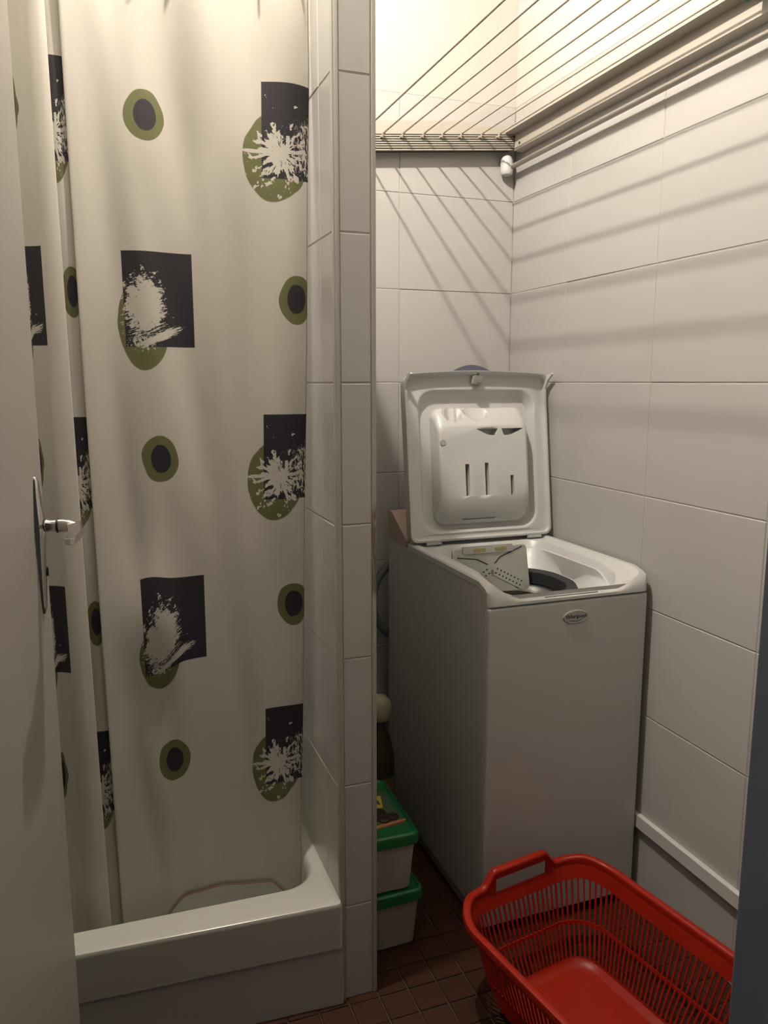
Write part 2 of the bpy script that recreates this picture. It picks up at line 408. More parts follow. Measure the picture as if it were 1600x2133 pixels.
b = MB(); b.tube([(0,0,ZC-LAMP[2]-0.014),(0,0,ZC-LAMP[2])], 0.03, 20); b.obj('ceiling_rose', M['plastic'], lamp)

# ------------------------------------------------------------------ shower tray on its plinth
def ty(x): return 1.4445 + (PX0 - x) * 0.055         # front line of the tray, not quite square to the partition
plinth = tag(D.objects.new('trim_2', None), kind='structure'); COL.objects.link(plinth)
b = MB(); x0, x1 = XL+0.001, PX0+0.004
def slab(b, za, zb, dy, yb):
    b.add([(x0,ty(x0)+dy,za),(x1,ty(x1)+dy,za),(x1,yb,za),(x0,yb,za),(x0,ty(x0)+dy,zb),(x1,ty(x1)+dy,zb),(x1,yb,zb),(x0,yb,zb)],
          [(0,3,2,1),(4,5,6,7),(0,1,5,4),(1,2,6,5),(2,3,7,6),(3,0,4,7)])
slab(b, 0.0, 0.134, 0.006, 1.505)
b.obj('plinth', M['tile'], plinth)
tray = thing('shower_tray', 'white enamel shower tray with a deep rim, under the shower curtain', 'shower tray')
b = MB(); zr = 0.245; nc = 6
def outer(z, ins):
    pts = rr(x0+ins, x1-ins, 0.0, 1.0, 0.012, nc)
    out = []
    for px, py in pts:
        yf = ty(px) + ins; yb = YB - 0.002 - ins
        out.append((px, yf + (yb - yf) * py, z))
    return out
def inner(z, ins, r):
    pts = rr(x0+0.07+ins, x1-0.038-ins, 1.532+ins, YB-0.06-ins, r, nc)
    return [(px, py + (PX0 - px) * 0.03, z) for px, py in pts]
b.loft([outer(0.139, 0.05), outer(0.139, 0.0), outer(zr-0.012, 0.0), outer(zr-0.004, 0.003), outer(zr, 0.011), inner(zr+0.001, -0.012, 0.075), inner(zr-0.004, -0.004, 0.075),
        inner(zr-0.022, 0.004, 0.075), inner(0.060, 0.022, 0.08), inner(0.045, 0.045, 0.08)], True, True)
b.obj('basin', M['enamel'], tray, smooth=40)
b = MB(); b.tube([(0.05,1.9,0.0445),(0.05,1.9,0.048)], 0.035, 20); b.obj('drain', M['chrome'], tray)

# ------------------------------------------------------------------ shower curtain
cr = thing('curtain_rail', 'white curtain rail with rings above the shower', 'rail')
b = MB(); b.tube([(XL+0.001, 1.605, 2.105), (PX0-0.001, 1.605, 2.105)], 0.011, 12); b.obj('rail', M['plastic'], cr)
path = [(0.4290,1.604,0.429),(0.400,1.602,0.400),(0.350,1.600,0.350),(0.29,1.600,0.29),(0.23,1.603,0.23),(0.19,1.603,0.19),(0.15,1.599,0.15),(0.11,1.600,0.11),
        (0.06,1.604,0.06),(0.02,1.602,0.015),(-0.006,1.598,-0.015),(-0.018,1.5965,-0.035),(-0.0205,1.5985,-0.045),(-0.013,1.6015,-0.068),(0.002,1.604,-0.105),
        (-0.002,1.6065,-0.125),(-0.018,1.6055,-0.150),(-0.034,1.6045,-0.185),(-0.048,1.6055,-0.215),(-0.055,1.606,-0.245),(-0.052,1.603,-0.272),(-0.0455,1.5995,-0.298),
        (-0.045,1.597,-0.312),(-0.054,1.5945,-0.330),(-0.066,1.596,-0.355),(-0.0765,1.600,-0.387),(-0.085,1.606,-0.419),(-0.100,1.614,-0.433),(-0.118,1.618,-0.520),
        (-0.140,1.612,-0.58),(-0.165,1.600,-0.62),(-0.195,1.612,-0.67),(-0.225,1.620,-0.72),(-0.26,1.606,-0.78)]
# Catmull-Rom refinement of the plan path
fine = []
for i in range(len(path) - 1):
    p0, p1, p2, p3 = (Vector(path[max(0, min(len(path)-1, i+k))]) for k in (-1, 0, 1, 2))
    n = 12 if (path[i][0] - path[i+1][0]) > 0.03 else 5
    for k in range(n):
        t = k / n
        q = 0.5 * ((2*p1) + (p2-p0)*t + (2*p0-5*p1+4*p2-p3)*t*t + (3*p1-p0-3*p2+p3)*t*t*t)
        s = p1.z + (p2.z - p1.z) * t
        fine.append((q.x, q.y, s))
fine.append(path[-1])
ZTOP, NZ = 2.085, 150
def hem(x):
    seen = 0.172 + 0.060 * sm(x, 0.058, 0.135) ** 0.6 * (1 - 0.62 * sm(x, 0.345, 0.400)) - 0.022 * sm(x, 0.18, 0.34)
    return seen
V, F, UVv = [], [], []
nc_ = len(fine)
for (x, y, s) in fine:
    h = hem(x)
    for j in range(NZ + 1):
        t = j / NZ; z = h + (ZTOP - h) * t
        low = 1 - t
        lean = ((0.016 if s > -0.32 else 0.006) * low ** 1.5) * (1 - sm(x, 0.02, 0.14)) if s < 0.14 else 0.0
        back = 0.020 * low * sm(x, 0.13, 0.34) 
        lean -= 0.046 * max(0.0, low - 0.08) * sm(x, 0.20, 0.42)      # the free edge hangs away from the partition
        main = sm(s, -0.02, 0.06)
        dy = main * (0.010 * noise.noise((x * 7.0, z * 1.3, 2.0)) + 0.006 * noise.noise((x * 16.0 + z * 2.0, z * 2.2, 7.0)))
        dy += main * 0.007 * math.sin(2 * math.pi * x / 0.145 + 0.6) * (0.35 + 0.65 * sm(z, 0.6, 2.1))
        dy += (1 - main) * 0.004 * noise.noise((s * 9.0, z * 2.0, 4.0))
        # a soft diagonal drag near the lower brushed motif
        g = math.exp(-((z - 0.86) / 0.11) ** 2) * math.exp(-((x - 0.075) / 0.06) ** 2)
        dy -= 0.016 * g
        # drapes from the rail
        dy += main * 0.012 * sm(z, 1.72, 2.06) * math.sin(2 * math.pi * (x - 0.245) / 0.19 + (z - 1.9) * 2.0)
        xx = x + lean
        V.append((min(xx, PX0 - 0.0015), y + dy + back, z))
        gu = math.exp(-((z - 0.805) / 0.085) ** 2) * (1 - sm(x, 0.055, 0.15))
        gt = math.exp(-((z - 0.945) / 0.05) ** 2) * math.exp(-((x - 0.085) / 0.035) ** 2)
        uvs = s if s < -0.02 else s + lean * 0.0
        UVv.append((uvs, 1.33 - (1.33 - z) * 1.6 / (1.6 + back) + 0.045 * gu * main - 0.010 * gt * main))
for i in range(nc_ - 1):
    for j in range(NZ):
        a = i * (NZ + 1) + j; F.append((a, a + NZ + 1, a + NZ + 2, a + 1))
me = D.meshes.new('shower_curtain'); me.from_pydata(V, [], F); me.update()
ul = me.uv_layers.new(name='cloth')
for p in me.polygons:
    for li in p.loop_indices: ul.data[li].uv = UVv[me.loops[li].vertex_index]
curtain = thing('shower_curtain', 'off-white shower curtain printed with dark squares and olive ovals', 'curtain')
cl = link('cloth', me, curtain, M['curtain'], 180)
sd = cl.modifiers.new('thickness', 'SOLIDIFY'); sd.thickness = 0.0012; sd.offset = 0
b = MB(); hv = [Vector(V[i * (NZ + 1)]) for i in range(0, nc_, 2)]
b.tube(hv, 0.0019, 6)
hm = mat('brown_hem', (0.20, 0.10, 0.07), 0.8)
b.obj('hem', hm, curtain)
for k, i in enumerate(range(4, nc_, 17)):
    p = Vector(V[i * (NZ + 1) + NZ]); b = MB()
    b.tube([(p.x, 1.605 + 0.024 * math.sin(a), 2.100 + 0.022 * math.cos(a)) for a in (2*math.pi*q/20 for q in range(20))], 0.0022, 6, True)
    b.obj('ring', M['plastic'], curtain)

# ------------------------------------------------------------------ washing machine
wm = thing('washing_machine', 'white top-loading washing machine with its lid standing open, in the back right corner', 'washing machine')
MX0, MX1, MY0, MY1 = 0.808, 1.245, 1.540, 2.185
def hrail(y, x=None):
    """height of the top frame: side rails that round off steeply at the front, falling to a low rim in the middle"""
    t = max(0.0, min(1.0, (y - 1.530) / 0.050)); f = math.sqrt(max(0.0, 1 - (1 - t) ** 2))
    side = 1.0 if x is None else 1 - sm(min(x - MX0, MX1 - x), 0.020, 0.085)
    return 0.8385 + 0.0435 * f * max(side, sm(y, 1.570, 1.670))
def hcab(y): return hrail(max(y, 1.5405)) - 0.017 + 0.078 * sm(y, 2.035, 2.165) * 0.9
b = MB()
base = rr(MX0, MX1, MY0, MY1, 0.010, 4, 28)
b.loft([[(x, y, 0.045) for x, y in base], [(x, y, hcab(y) - 0.002) for x, y in base], [(x + (1.0265-x)*0.01, y, hcab(y)) for x, y in base]], True, False)
b.obj('cabinet', M['machine'], wm)
boxobj('plinth', M['plastic2'], wm, MX0+0.006, MX1-0.006, MY0+0.01, MY1-0.01, 0.012, 0.046)
for fx_ in (MX0+0.05, MX1-0.05):
    for fy_ in (MY0+0.06, MY1-0.06):
        b = MB(); b.tube([(fx_, fy_, 0.0), (fx_, fy_, 0.014)], 0.02, 12); b.obj('foot', M['black'], wm)
b = MB()
fr = rr(MX0+0.001, MX1-0.001, 0.022, 0.8228, 0.006, 3)
def fp(ins, y): return [(x + (ins if x < 1.0265 else -ins), y, z + (ins if z < 0.4 else -ins)) for x, z in fr]
b.loft([fp(0.0, MY0+0.002), fp(0.0, MY0-0.004), fp(0.0022, MY0-0.0075), fp(0.006, MY0-0.009)], True, True)
b.obj('front_panel', M['machine'], wm, smooth=50)
# badge with its lettering
b = MB(); bx, bz, by = 1.038, 0.7835, MY0 - 0.009
def ell(rx, rz, y): return [(bx + rx * math.cos(2*math.pi*j/40), y, bz + rz * math.sin(2*math.pi*j/40)) for j in range(40)]
b.loft([ell(0.0345,0.0165,by+0.001), ell(0.0345,0.0165,by-0.0015), ell(0.032,0.0142,by-0.003), ell(0.0305,0.0128,by-0.0022)], True, True)
badge = b.obj('badge', M['badge'], wm, smooth=30)
fc = D.curves.new('lettering', 'FONT'); fc.body = 'Whirlpool'; fc.size = 0.0138; fc.align_x = 'CENTER'; fc.align_y = 'CENTER'; fc.extrude = 0.0004; fc.shear = 0.25
to = D.objects.new('lettering_source', fc); COL.objects.link(to)
dg = bpy.context.evaluated_depsgraph_get(); dg.update()
lme = D.meshes.new_from_object(to.evaluated_get(dg)); D.objects.remove(to); D.curves.remove(fc); lme.name = 'lettering'
lt = link('lettering', lme, badge, M['ink']); lt.matrix_local = Matrix.Translation((bx, by - 0.0028, bz + 0.001)) @ Matrix.Rotation(R(90), 4, 'X')
b = MB()
b.loft([[(bx + 0.023 * math.cos(a), by - 0.0026 - dd, bz - 0.001 + (0.0105 - q) * math.sin(a)) for a in (R(190 + 160 * j / 20) for j in range(21))] for q, dd in ((0, 0), (0.0012, 0.0004), (0.0018, 0))], False, False, closed=False)
b.obj('swoosh', M['ink'], badge)
# top frame with the loading opening, its rails falling to the front
b = MB(); NC, NS = 7, 14
ox, oy0, oy1 = (MX0-0.001, MX1+0.001), MY0-0.009, 2.034
def zl(pts, dz, k=None): return [(x, y, hrail(y, x) + dz if k is None else k(x, y)) for x, y in pts]
def zskirt(x, y): return 0.8268 if y < 1.541 else hcab(y) - 0.001
o0 = rr(ox[0], ox[1], oy0, oy1, 0.016, NC, NS); o1 = rr(ox[0]+0.004, ox[1]-0.004, oy0+0.004, oy1-0.004, 0.014, NC, NS)
o1b = rr(ox[0]+0.018, ox[1]-0.018, oy0+0.010, oy1-0.012, 0.014, NC, NS)
o1c = rr(ox[0]+0.023, ox[1]-0.023, oy0+0.014, oy1-0.016, 0.02, NC, NS)
i0 = rr(MX0+0.042, MX1-0.042, 1.562, 1.985, 0.060, NC, NS); i1 = rr(MX0+0.046, MX1-0.046, 1.566, 1.980, 0.058, NC, NS)
i2 = rr(MX0+0.054, MX1-0.054, 1.574, 1.972, 0.055, NC, NS)
i3 = rr(MX0+0.060, MX1-0.060, 1.579, 1.968, 0.055, NC, NS)
b.loft([zl(o0, 0, zskirt), zl(o0, -0.005), zl(o1, -0.001), zl(o1b, 0.0), zl(o1c, -0.006), zl(i0, -0.006), zl(i1, -0.009), zl(i2, -0.026), zl(i3, -0.027)], False, False)
b.obj('top_frame', M['plastic'], wm, smooth=40)
b = MB()
r0 = rr(0.866, 1.187, 1.632, 1.957, 0.135, NC, NS); r1 = rr(0.874, 1.179, 1.640, 1.949, 0.13, NC, NS)
mid = [((p[0]*0.45 + q[0]*0.55), (p[1]*0.45 + q[1]*0.55)) for p, q in zip(i3, r0)]
b.loft([zl(i3, -0.027), [(x, y, 0.5*(hrail(y, x)-0.03) + 0.5*0.812) for x, y in mid], [(x, y, 0.803) for x, y in r0], [(x, y, 0.796) for x, y in r1]], False, False)
b.obj('basin', M['plastic'], wm, smooth=50)
b = MB()
r2 = rr(0.880, 1.173, 1.646, 1.943, 0.125, NC, NS); r3 = rr(0.902, 1.151, 1.668, 1.921, 0.105, NC, NS); r4 = rr(0.906, 1.147, 1.672, 1.917, 0.10, NC, NS)
b.loft([[(x, y, 0.797) for x, y in r1], [(x, y, 0.808) for x, y in r2], [(x, y, 0.803) for x, y in r3], [(x, y, 0.772) for x, y in r4], [(x, y, 0.764) for x, y in r1]], False, False)
b.obj('seal', M['rubber'], wm, smooth=40)
b = MB()
r5 = rr(0.890, 1.160, 1.655, 1.935, 0.11, NC, NS); r6 = rr(0.93, 1.123, 1.695, 1.895, 0.08, NC, NS)
b.loft([[(x, y, 0.764) for x, y in r1], [(x, y, 0.770) for x, y in r4], [(x, y, 0.766) for x, y in rr(0.918, 1.135, 1.684, 1.905, 0.09, NC, NS)], [(x, y, 0.752) for x, y in r6], [(x, y, 0.730) for x, y in r5], [(x, y, 0.53) for x, y in r5]], False, True)
b.obj('drum', M['steel'], wm, smooth=40)
# drum flap standing in the opening
FP0, FV = Vector((0.874, 1.842, 0.768)), Vector((0.0, 0.030, 0.120))
FL = FV.length; fv = FV.normalized(); fn = Vector((1,0,0)).cross(fv)      # fn points to the viewer
def FPt(u, v, n=0.0): return FP0 + Vector((1,0,0)) * u + fv * v + fn * n
FWd = 0.225
b = MB(); pl = rr(0, FWd, 0, FL, 0.012, 4)
b.loft([[FPt(u, v, -0.006) for u, v in pl], [FPt(u, v, 0.0) for u, v in pl], [FPt(u + (0.002 if u < FWd/2 else -0.002), v + (0.002 if v < FL/2 else -0.002), 0.002) for u, v in pl]])
flap = b.obj('drum_flap', M['flap_metal'], wm, smooth=40)
def bar(b, u0, v0, u1, v1, w0, n0, n1):
    d = Vector((u1-u0, v1-v0)).normalized(); q = Vector((-d.y, d.x)) * w0 / 2
    pts = [(u0-q.x, v0-q.y), (u1-q.x, v1-q.y), (u1+q.x, v1+q.y), (u0+q.x, v0+q.y)]
    b.loft([[FPt(u, v, n0) for u, v in pts], [FPt(u, v, n1) for u, v in pts]])
cu, cv = FWd*0.50, FL*0.52
for (u1, v1, nm) in ((FWd-0.018, 0.012, 'perforated_strip'), (0.016, 0.012, 'perforated_strip')):
    b = MB(); bar(b, cu, cv, u1, v1, 0.030, 0.0015, 0.0042)
    st = b.obj(nm, M['flap_metal'], flap)
    b = MB(); d = Vector((u1-cu, v1-cv)).normalized(); q = Vector((-d.y, d.x)); ln = Vector((u1-cu, v1-cv)).length
    for r_ in (-1, 1):
        for k in range(8):
            c = Vector((cu, cv)) + d * (ln * (0.14 + 0.105 * k)) + q * (r_ * 0.0062)
            b.loft([[FPt(c.x + 0.0024 * math.cos(a), c.y + 0.0024 * math.sin(a), n) for a in (2*math.pi*j/8 for j in range(8))] for n in (0.0040, 0.0046)])
    h = b.obj('holes', M['hole'], flap); tag(h, kind='stuff')
for seg in (((0.012, 0.100), (0.070, 0.092), (0.104, cv+0.010)), ((FWd-0.015, 0.118), (FWd-0.085, 0.094), (cu+0.008, cv+0.012)),
            ((cu+0.000, cv-0.012), (FWd-0.050, 0.014), (FWd-0.040, 0.006)), ((cu-0.012, cv-0.012), (0.060, 0.012))):
    b = MB()
    for (a0, a1) in zip(seg, seg[1:]): bar(b, *a0, *a1, 0.0026, 0.0016, 0.0034)
    b.obj('crease', M['black'], flap)
b = MB(); b.loft([[FPt(u, v, 0.001) for u, v in rr(0.03, FWd-0.045, FL-0.016, FL+0.004, 0.003, 2)], [FPt(u, v, 0.007) for u, v in rr(0.03, FWd-0.045, FL-0.016, FL+0.004, 0.003, 2)]])
b.obj('latch_bar', M['flap_metal'], flap)
for u in (0.062, 0.125):
    b = MB(); b.loft([[FPt(p, v, n) for p, v in rr(u, u+0.034, FL-0.011, FL-0.003, 0.002, 2)] for n in (0.006, 0.009)])
    b.obj('latch_clip', M['brass'], flap)
# rear control panel, sloping up behind the lid
b = MB(); prof = [(2.036, 0.866), (2.036, 0.886), (2.050, 0.897), (2.152, 0.950), (2.166, 0.953), (2.184, 0.951), (2.184, 0.90), (2.17, 0.866)]
b.loft([[(MX0-0.0005, y, z) for y, z in prof], [(MX1+0.0005, y, z) for y, z in prof]])
b.obj('control_panel', M['pinkish'], wm, bev=0.004)
b = MB(); b.box(0.955, 1.10, 1.5335, 1.5365, 0.8365, 0.8385); b.obj('rim_line', M['plastic2'], wm)
boxobj('catch', M['plastic2'], wm, 1.018, 1.042, 1.546, 1.562, 0.832, 0.8412, 0.001, 1)
boxobj('catch_slot', M['hole'], wm, 1.0235, 1.0365, 1.550, 1.558, 0.838, 0.8418)
# the lid: u across, v up from the hinge, n towards the viewer
LP0, lv = Vector((0.802, 1.992, 0.886)), Vector((0, 0.135, 0.990)).normalized(); ln_ = Vector((1,0,0)).cross(lv); ln_ = ln_ if ln_.y < 0 else -ln_
LWd, LH = 0.446, 0.466
def L(u, v, n=0.0):
    k = max(0.0, (v - 0.420) / 0.05); bend = 0.022 * k * k
    vv = v + 0.010 * (1 - (2 * u / LWd - 1) ** 2) * sm(v, 0.40, 0.466)
    return LP0 + Vector((1,0,0)) * u + lv * vv + ln_ * (n + bend)
b = MB()
def lr(a0, a1, b0, b1, r, n): return [L(u, v, n) for u, v in rr(a0, a1, b0, b1, r, NC, 16)]
b.loft([lr(0.02, LWd-0.02, 0.02, 0.42, 0.03, -0.034), lr(0.008, LWd-0.008, 0.006, LH-0.006, 0.025, -0.030), lr(0, LWd, 0, LH, 0.022, -0.020), lr(0, LWd, 0, LH, 0.022, 0.012),
        lr(0.002, LWd-0.002, 0.002, LH-0.002, 0.02, 0.0135), lr(0.0065, LWd-0.0065, 0.0065, LH-0.008, 0.018, 0.0135), lr(0.009, LWd-0.009, 0.009, LH-0.012, 0.016, 0.002),
        lr(0.020, LWd-0.020, 0.016, LH-0.026, 0.02, 0.001), lr(0.034, LWd-0.034, 0.022, LH-0.040, 0.05, 0.005), lr(0.040, LWd-0.040, 0.026, LH-0.046, 0.048, 0.003),
        lr(0.052, LWd-0.052, 0.034, LH-0.064, 0.045, -0.018)], True, True)
lid = b.obj('lid', M['plastic'], wm, smooth=40)
# side ears at the top corners of the open lid
for s_ in (0, 1):
    e = 0.0 if s_ == 0 else LWd
    sg = 1 if s_ == 0 else -1
    b = MB(); pr = [(0.380, 0.010), (0.420, 0.014), (0.448, 0.030), (0.462, 0.046), (0.466, 0.040), (0.462, 0.018), (0.440, 0.004)]
    b.loft([[L(e + sg*0.0005, v, n - 0.004) for v, n in pr], [L(e + sg*0.0065, v, n - 0.004) for v, n in pr]])
    b.obj('lid_ear', M['plastic'], lid)
b = MB(); b.loft([[L(u, v, 0.010) for u, v in rr(0.203, 0.235, 0.432, 0.454, 0.004, 3)], [L(u, v, 0.022) for u, v in rr(0.206, 0.232, 0.434, 0.452, 0.004, 3)]])
b.obj('latch', M['plastic2'], lid)
b = MB(); b.loft([[L(u, v, 0.021) for u, v in rr(0.212, 0.226, 0.437, 0.444, 0.002, 2)], [L(u, v, 0.0245) for u, v in rr(0.212, 0.226, 0.437, 0.444, 0.002, 2)]])
b.obj('latch_tongue', M['rod'], lid)
b = MB(); c0 = L(0.219, 0.4585, 0.0125)
b.tube([c0, c0 + ln_ * 0.0016], 0.0032, 10); b.obj('latch_hole', M['hole'], lid)
b = MB(); hl = []
for n in (-0.040, -0.022):
    top = [(0.150 + 0.150 * j / 16, 0.470 + 0.030 * math.sin(math.pi * j / 16) ** 0.8) for j in range(17)]
    bot = [(0.300 - 0.150 * j / 16, 0.462) for j in range(17)]
    hl.append([LP0 + Vector((1,0,0)) * u + lv * v + ln_ * n for u, v in top + bot])
b.loft(hl); b.obj('lid_handle', M['handle_grey'], lid)
for u in (0.045, 0.365):
    b = MB(); b.tube([LP0 + Vector((u, -0.012, -0.003)), LP0 + Vector((u + 0.045, -0.012, -0.003))], 0.0045, 10); b.obj('hinge', M['plastic2'], wm)
# detergent dispenser on the inside of the lid
def dl(n, i, top=0.0, bot=0.0, r=0.03):
    pts = rr(0.082 + i, 0.372 - i, 0.046 + i + bot, 0.374 - i - top, r, 7, 8)
    return [LP0 + Vector((1,0,0)) * u + lv * v + ln_ * n for u, v in pts]
b = MB()
b.loft([dl(-0.019, 0.0), dl(-0.004, 0.0), dl(0.000, 0.0015, 0.001, 0.002), dl(0.011, 0.003, 0.012, 0.012), dl(0.021, 0.004, 0.026, 0.030), dl(0.028, 0.006, 0.037, 0.048), dl(0.032, 0.009, 0.041, 0.058), dl(0.034, 0.016, 0.040, 0.062, 0.026)], True, True)
disp = b.obj('dispenser', M['plastic'], lid)
def cutter(pts_uv, n0, n1):
    c = MB(); c.loft([[LP0 + Vector((1,0,0)) * u + lv * v + ln_ * n for u, v in pts_uv] for n in (n0, n1)])
    return link('cutter', c.me('cutter'), None)
cs = []
for u0, u1, v0, v1 in ((0.1635,0.1760,0.124,0.214), (0.2245,0.2365,0.124,0.216), (0.305,0.3155,0.122,0.178)): cs.append(cutter(rr(u0, u1, v0, v1, 0.0015, 2), -0.004, 0.07))
# two lens-shaped drains under the top edge
def lens(u0, u1, flip):
    t = [(u0 + (u1-u0) * j / 10, 0.3120) for j in range(11)]
    lo = []
    for j in range(9, 0, -1):
        f = j / 10; g = f if not flip else 1 - f
        lo.append((u0 + (u1-u0) * f, 0.3120 - 0.019 * math.sin(math.pi * 0.5 * min(1, g * 1.25)) ))
    return t + lo
cs.append(cutter(lens(0.204, 0.270, False), 0.004, 0.07)); cs.append(cutter(lens(0.282, 0.352, True), 0.004, 0.07))
# cups open at the top
for u, ru in ((0.140, 0.030), (0.214, 0.036)):
    c = MB()
    c.loft([[LP0 + Vector((1,0,0)) * (u + ru * math.cos(a)) + lv * v + ln_ * (0.010 + 0.0175 * math.sin(a)) for a in (2*math.pi*j/24 for j in range(24))] for v in (0.318, 0.40)])
    cs.append(link('cutter', c.me('cutter'), None))
c = MB(); c.loft([[LP0 + Vector((1,0,0)) * u + lv * v + ln_ * n for u, v in rr(0.160, 0.262, 0.0565, 0.0605, 0.001, 1)] for n in (0.0, 0.05)]); cs.append(link('cutter', c.me('cutter'), None))
cut(disp, cs)
b = MB(); c0 = LP0 + Vector((0.0985, 0, 0)) + lv * 0.276 + ln_ * 0.0315
b.tube([c0, c0 + ln_ * 0.004], 0.0085, 16); b.obj('round_plug', M['plastic2'], lid)
# drain hose behind
b = MB(); pts = []
for j in range(41):
    a = R(35 + 290 * j / 40); pts.append((0.868 + 0.096 * math.cos(a), 2.222, 0.662 + 0.122 * math.sin(a)))
b.tube(pts, 0.0125, 12); b.obj('drain_hose', M['hose'], wm, smooth=60)

# ------------------------------------------------------------------ drying rack with its lines
rk = thing('drying_rack', 'cream drying rack with eight taut lines above the washing machine', 'drying rack')
def zt(x): return 2.022 + (x - 0.799) * 0.095        # the far rail tilts a little
RY = 2.238
b = MB()
def xs(x0, x1, y0, y1, a, c):
    return [[(x0, y, zt(x0) + z) for y, z in ((y0,a),(y1,a),(y1,c),(y0,c))], [(x1, y, zt(x1) + z) for y, z in ((y0,a),(y1,a),(y1,c),(y0,c))]]
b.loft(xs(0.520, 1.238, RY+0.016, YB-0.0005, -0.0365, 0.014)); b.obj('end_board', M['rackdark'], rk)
b = MB(); b.loft(xs(0.520, 1.238, RY-0.002, RY+0.014, 0.001, 0.026)); b.obj('top_strip', M['rack'], rk, bev=0.002)
b = MB(); b.loft(xs(0.520, 1.10, YB-0.022, YB-0.0005, 0.026, 0.045)); b.obj('mounting_strip', M['rack'], rk)
for k in range(6):
    b = MB(); b.loft(xs(0.520, 1.232, RY+0.001, RY+0.014, -0.0350 + 0.0063 * k, -0.0318 + 0.0063 * k)); b.obj('slat', M['rack'], rk)
b = MB(); b.loft(xs(0.520, 1.236, RY+0.004, RY+0.014, -0.041, -0.0375)); b.obj('lower_strip', M['rack'], rk)
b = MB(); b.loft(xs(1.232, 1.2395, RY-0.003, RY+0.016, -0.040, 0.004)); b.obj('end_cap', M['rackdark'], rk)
b = MB(); b.box(0.520, XR-0.001, YF+0.001, YF+0.030, 1.99, 2.075); b.obj('near_board', M['rack'], rk)
wx = [0.745, 0.810, 0.870, 0.934, 0.994, 1.054, 1.120, 1.178]
for x in wx:
    z = zt(x) - 0.004 + 0.006
    b = MB(); b.tube([(x, RY-0.006, z), (x+0.001, 1.40, z+0.002), (x+0.001, YF+0.03, z+0.004)], 0.0025, 8); b.obj('line', M['wire'], rk)
    b = MB(); b.tube([(x-0.004, RY+0.002, z-0.008), (x-0.003, RY-0.008, z-0.009), (x-0.001, RY-0.011, z-0.002), (x, RY-0.018, z)], 0.0036, 8); b.obj('hook', M['wire'], rk)
# side arm along the right wall: web, top flange with a lip
b = MB(); sy0, sy1 = YF+0.031, 2.236
pr = [(1.200, 2.071), (1.200, 2.065), (1.234, 2.062), (1.232, 2.018), (XR-0.001, 2.014), (XR-0.001, 2.071)]
b.loft([[(x, sy0, z) for x, z in pr], [(x, sy1, z) for x, z in pr]])
b.obj('side_arm', M['rack'], rk)
b = MB(); b.tube([(1.231, 2.205, 2.033), (1.2345, 2.205, 2.033)], 0.004, 10); b.obj('screw', M['rackdark'], rk)

rod = thing('hanging_rod', 'grey metal hanging rod along the right wall below the drying rack', 'rod')
b = MB(); b.tube([(1.2345, 2.262, 1.976), (1.2345, YF+0.001, 1.982)], 0.0075, 14); b.obj('pole', M['rod'], rod)
b = MB()
b.loft([[(1.222 + r * math.cos(2*math.pi*j/20), 2.262 + r * math.sin(2*math.pi*j/20), z) for j in range(20)] for r, z in
        ((0.012,1.952),(0.0175,1.955),(0.0195,1.966),(0.0195,1.985),(0.0185,1.996),(0.0145,2.005),(0.007,2.010))])
b.obj('end_bracket', M['plastic'], rod, smooth=60)

# teal cloth over the side arm, only its tip in the picture
b = MB(); rows = []
for i in range(17):
    y = 1.292 - 0.012 * i; row = []
    for j in range(11):
        t = j / 10
        wv = 0.004 * math.sin(i * 1.25 + j * 0.5)
        dz = 0.034 + 0.008 * math.sin(i * 1.5) + 0.004 * math.sin(i * 2.7)
        if t < 0.5: x = 1.194 - 0.004 * math.sin(math.pi * t); z = 2.076 - dz * (1 - t / 0.5)
        else: x = 1.194 + (t - 0.5) / 0.5 * 0.055; z = 2.076 + 0.006 * math.sin((t - 0.5) * 2 * math.pi)
        row.append((x - abs(wv), y + wv * 0.4, z))
    rows.append(row)
b.loft(rows, False, False, closed=False)
tl = b.obj('cloth', M['teal'], None, smooth=180)
md = tl.modifiers.new('thickness', 'SOLIDIFY'); md.thickness = 0.004
tag(tl, 'small teal cloth hanging over the side arm of the drying rack', 'cloth')

# ------------------------------------------------------------------ lidded tubs beside the machine
def tub(z0, dx, label, yaw):
    t = thing('storage_tub', label, 'tub', (0.594 + dx, 1.692, z0), yaw, 'lidded tubs beside the washing machine')
    b = MB()
    def o(hx, hy, z, r=0.018): return [(x, y, z) for x, y in rr(-hx, hx, -hy, hy, r, 5)]
    b.loft([o(0.050,0.116,0.0,0.014), o(0.053,0.119,0.003), o(0.0615,0.127,0.121), o(0.0590,0.1245,0.121), o(0.051,0.117,0.006), o(0.03,0.09,0.005)], True, True)
    b.obj('body', M['tub'], t)
    b = MB()
    b.loft([o(0.0625,0.129,0.1205), o(0.0685,0.135,0.1205), o(0.0690,0.1355,0.139), o(0.067,0.1335,0.145), o(0.062,0.1285,0.1475), o(0.058,0.1245,0.1435)], False, True)
    lid_ = b.obj('lid', M['green'], t)
    return t, lid_
t1, l1 = tub(0.0, 0.004, 'off-white tub with green lid on the floor, bottom of the stack of two', R(1.5))
t2, l2 = tub(0.1480, -0.003, 'off-white tub with picture label on its green lid, on top of the other tub', R(-1.0))
b = MB(); b.loft([[(x, y, z) for x, y in rr(-0.05, 0.050, -0.085, 0.075, 0.006, 3)] for z in (0.143, 0.1442)]); b.obj('label', mat('label_print', (0.06, 0.10, 0.05), 0.5, var=0.5, vscale=40), l2)
b = MB(); b.loft([[(x, y, z) for x, y in ((-0.045, 0.005), (0.022, 0.000), (0.034, 0.055), (-0.045, 0.058))] for z in (0.1442, 0.1452)]); b.obj('yellow_band', M['yellow'], l2)
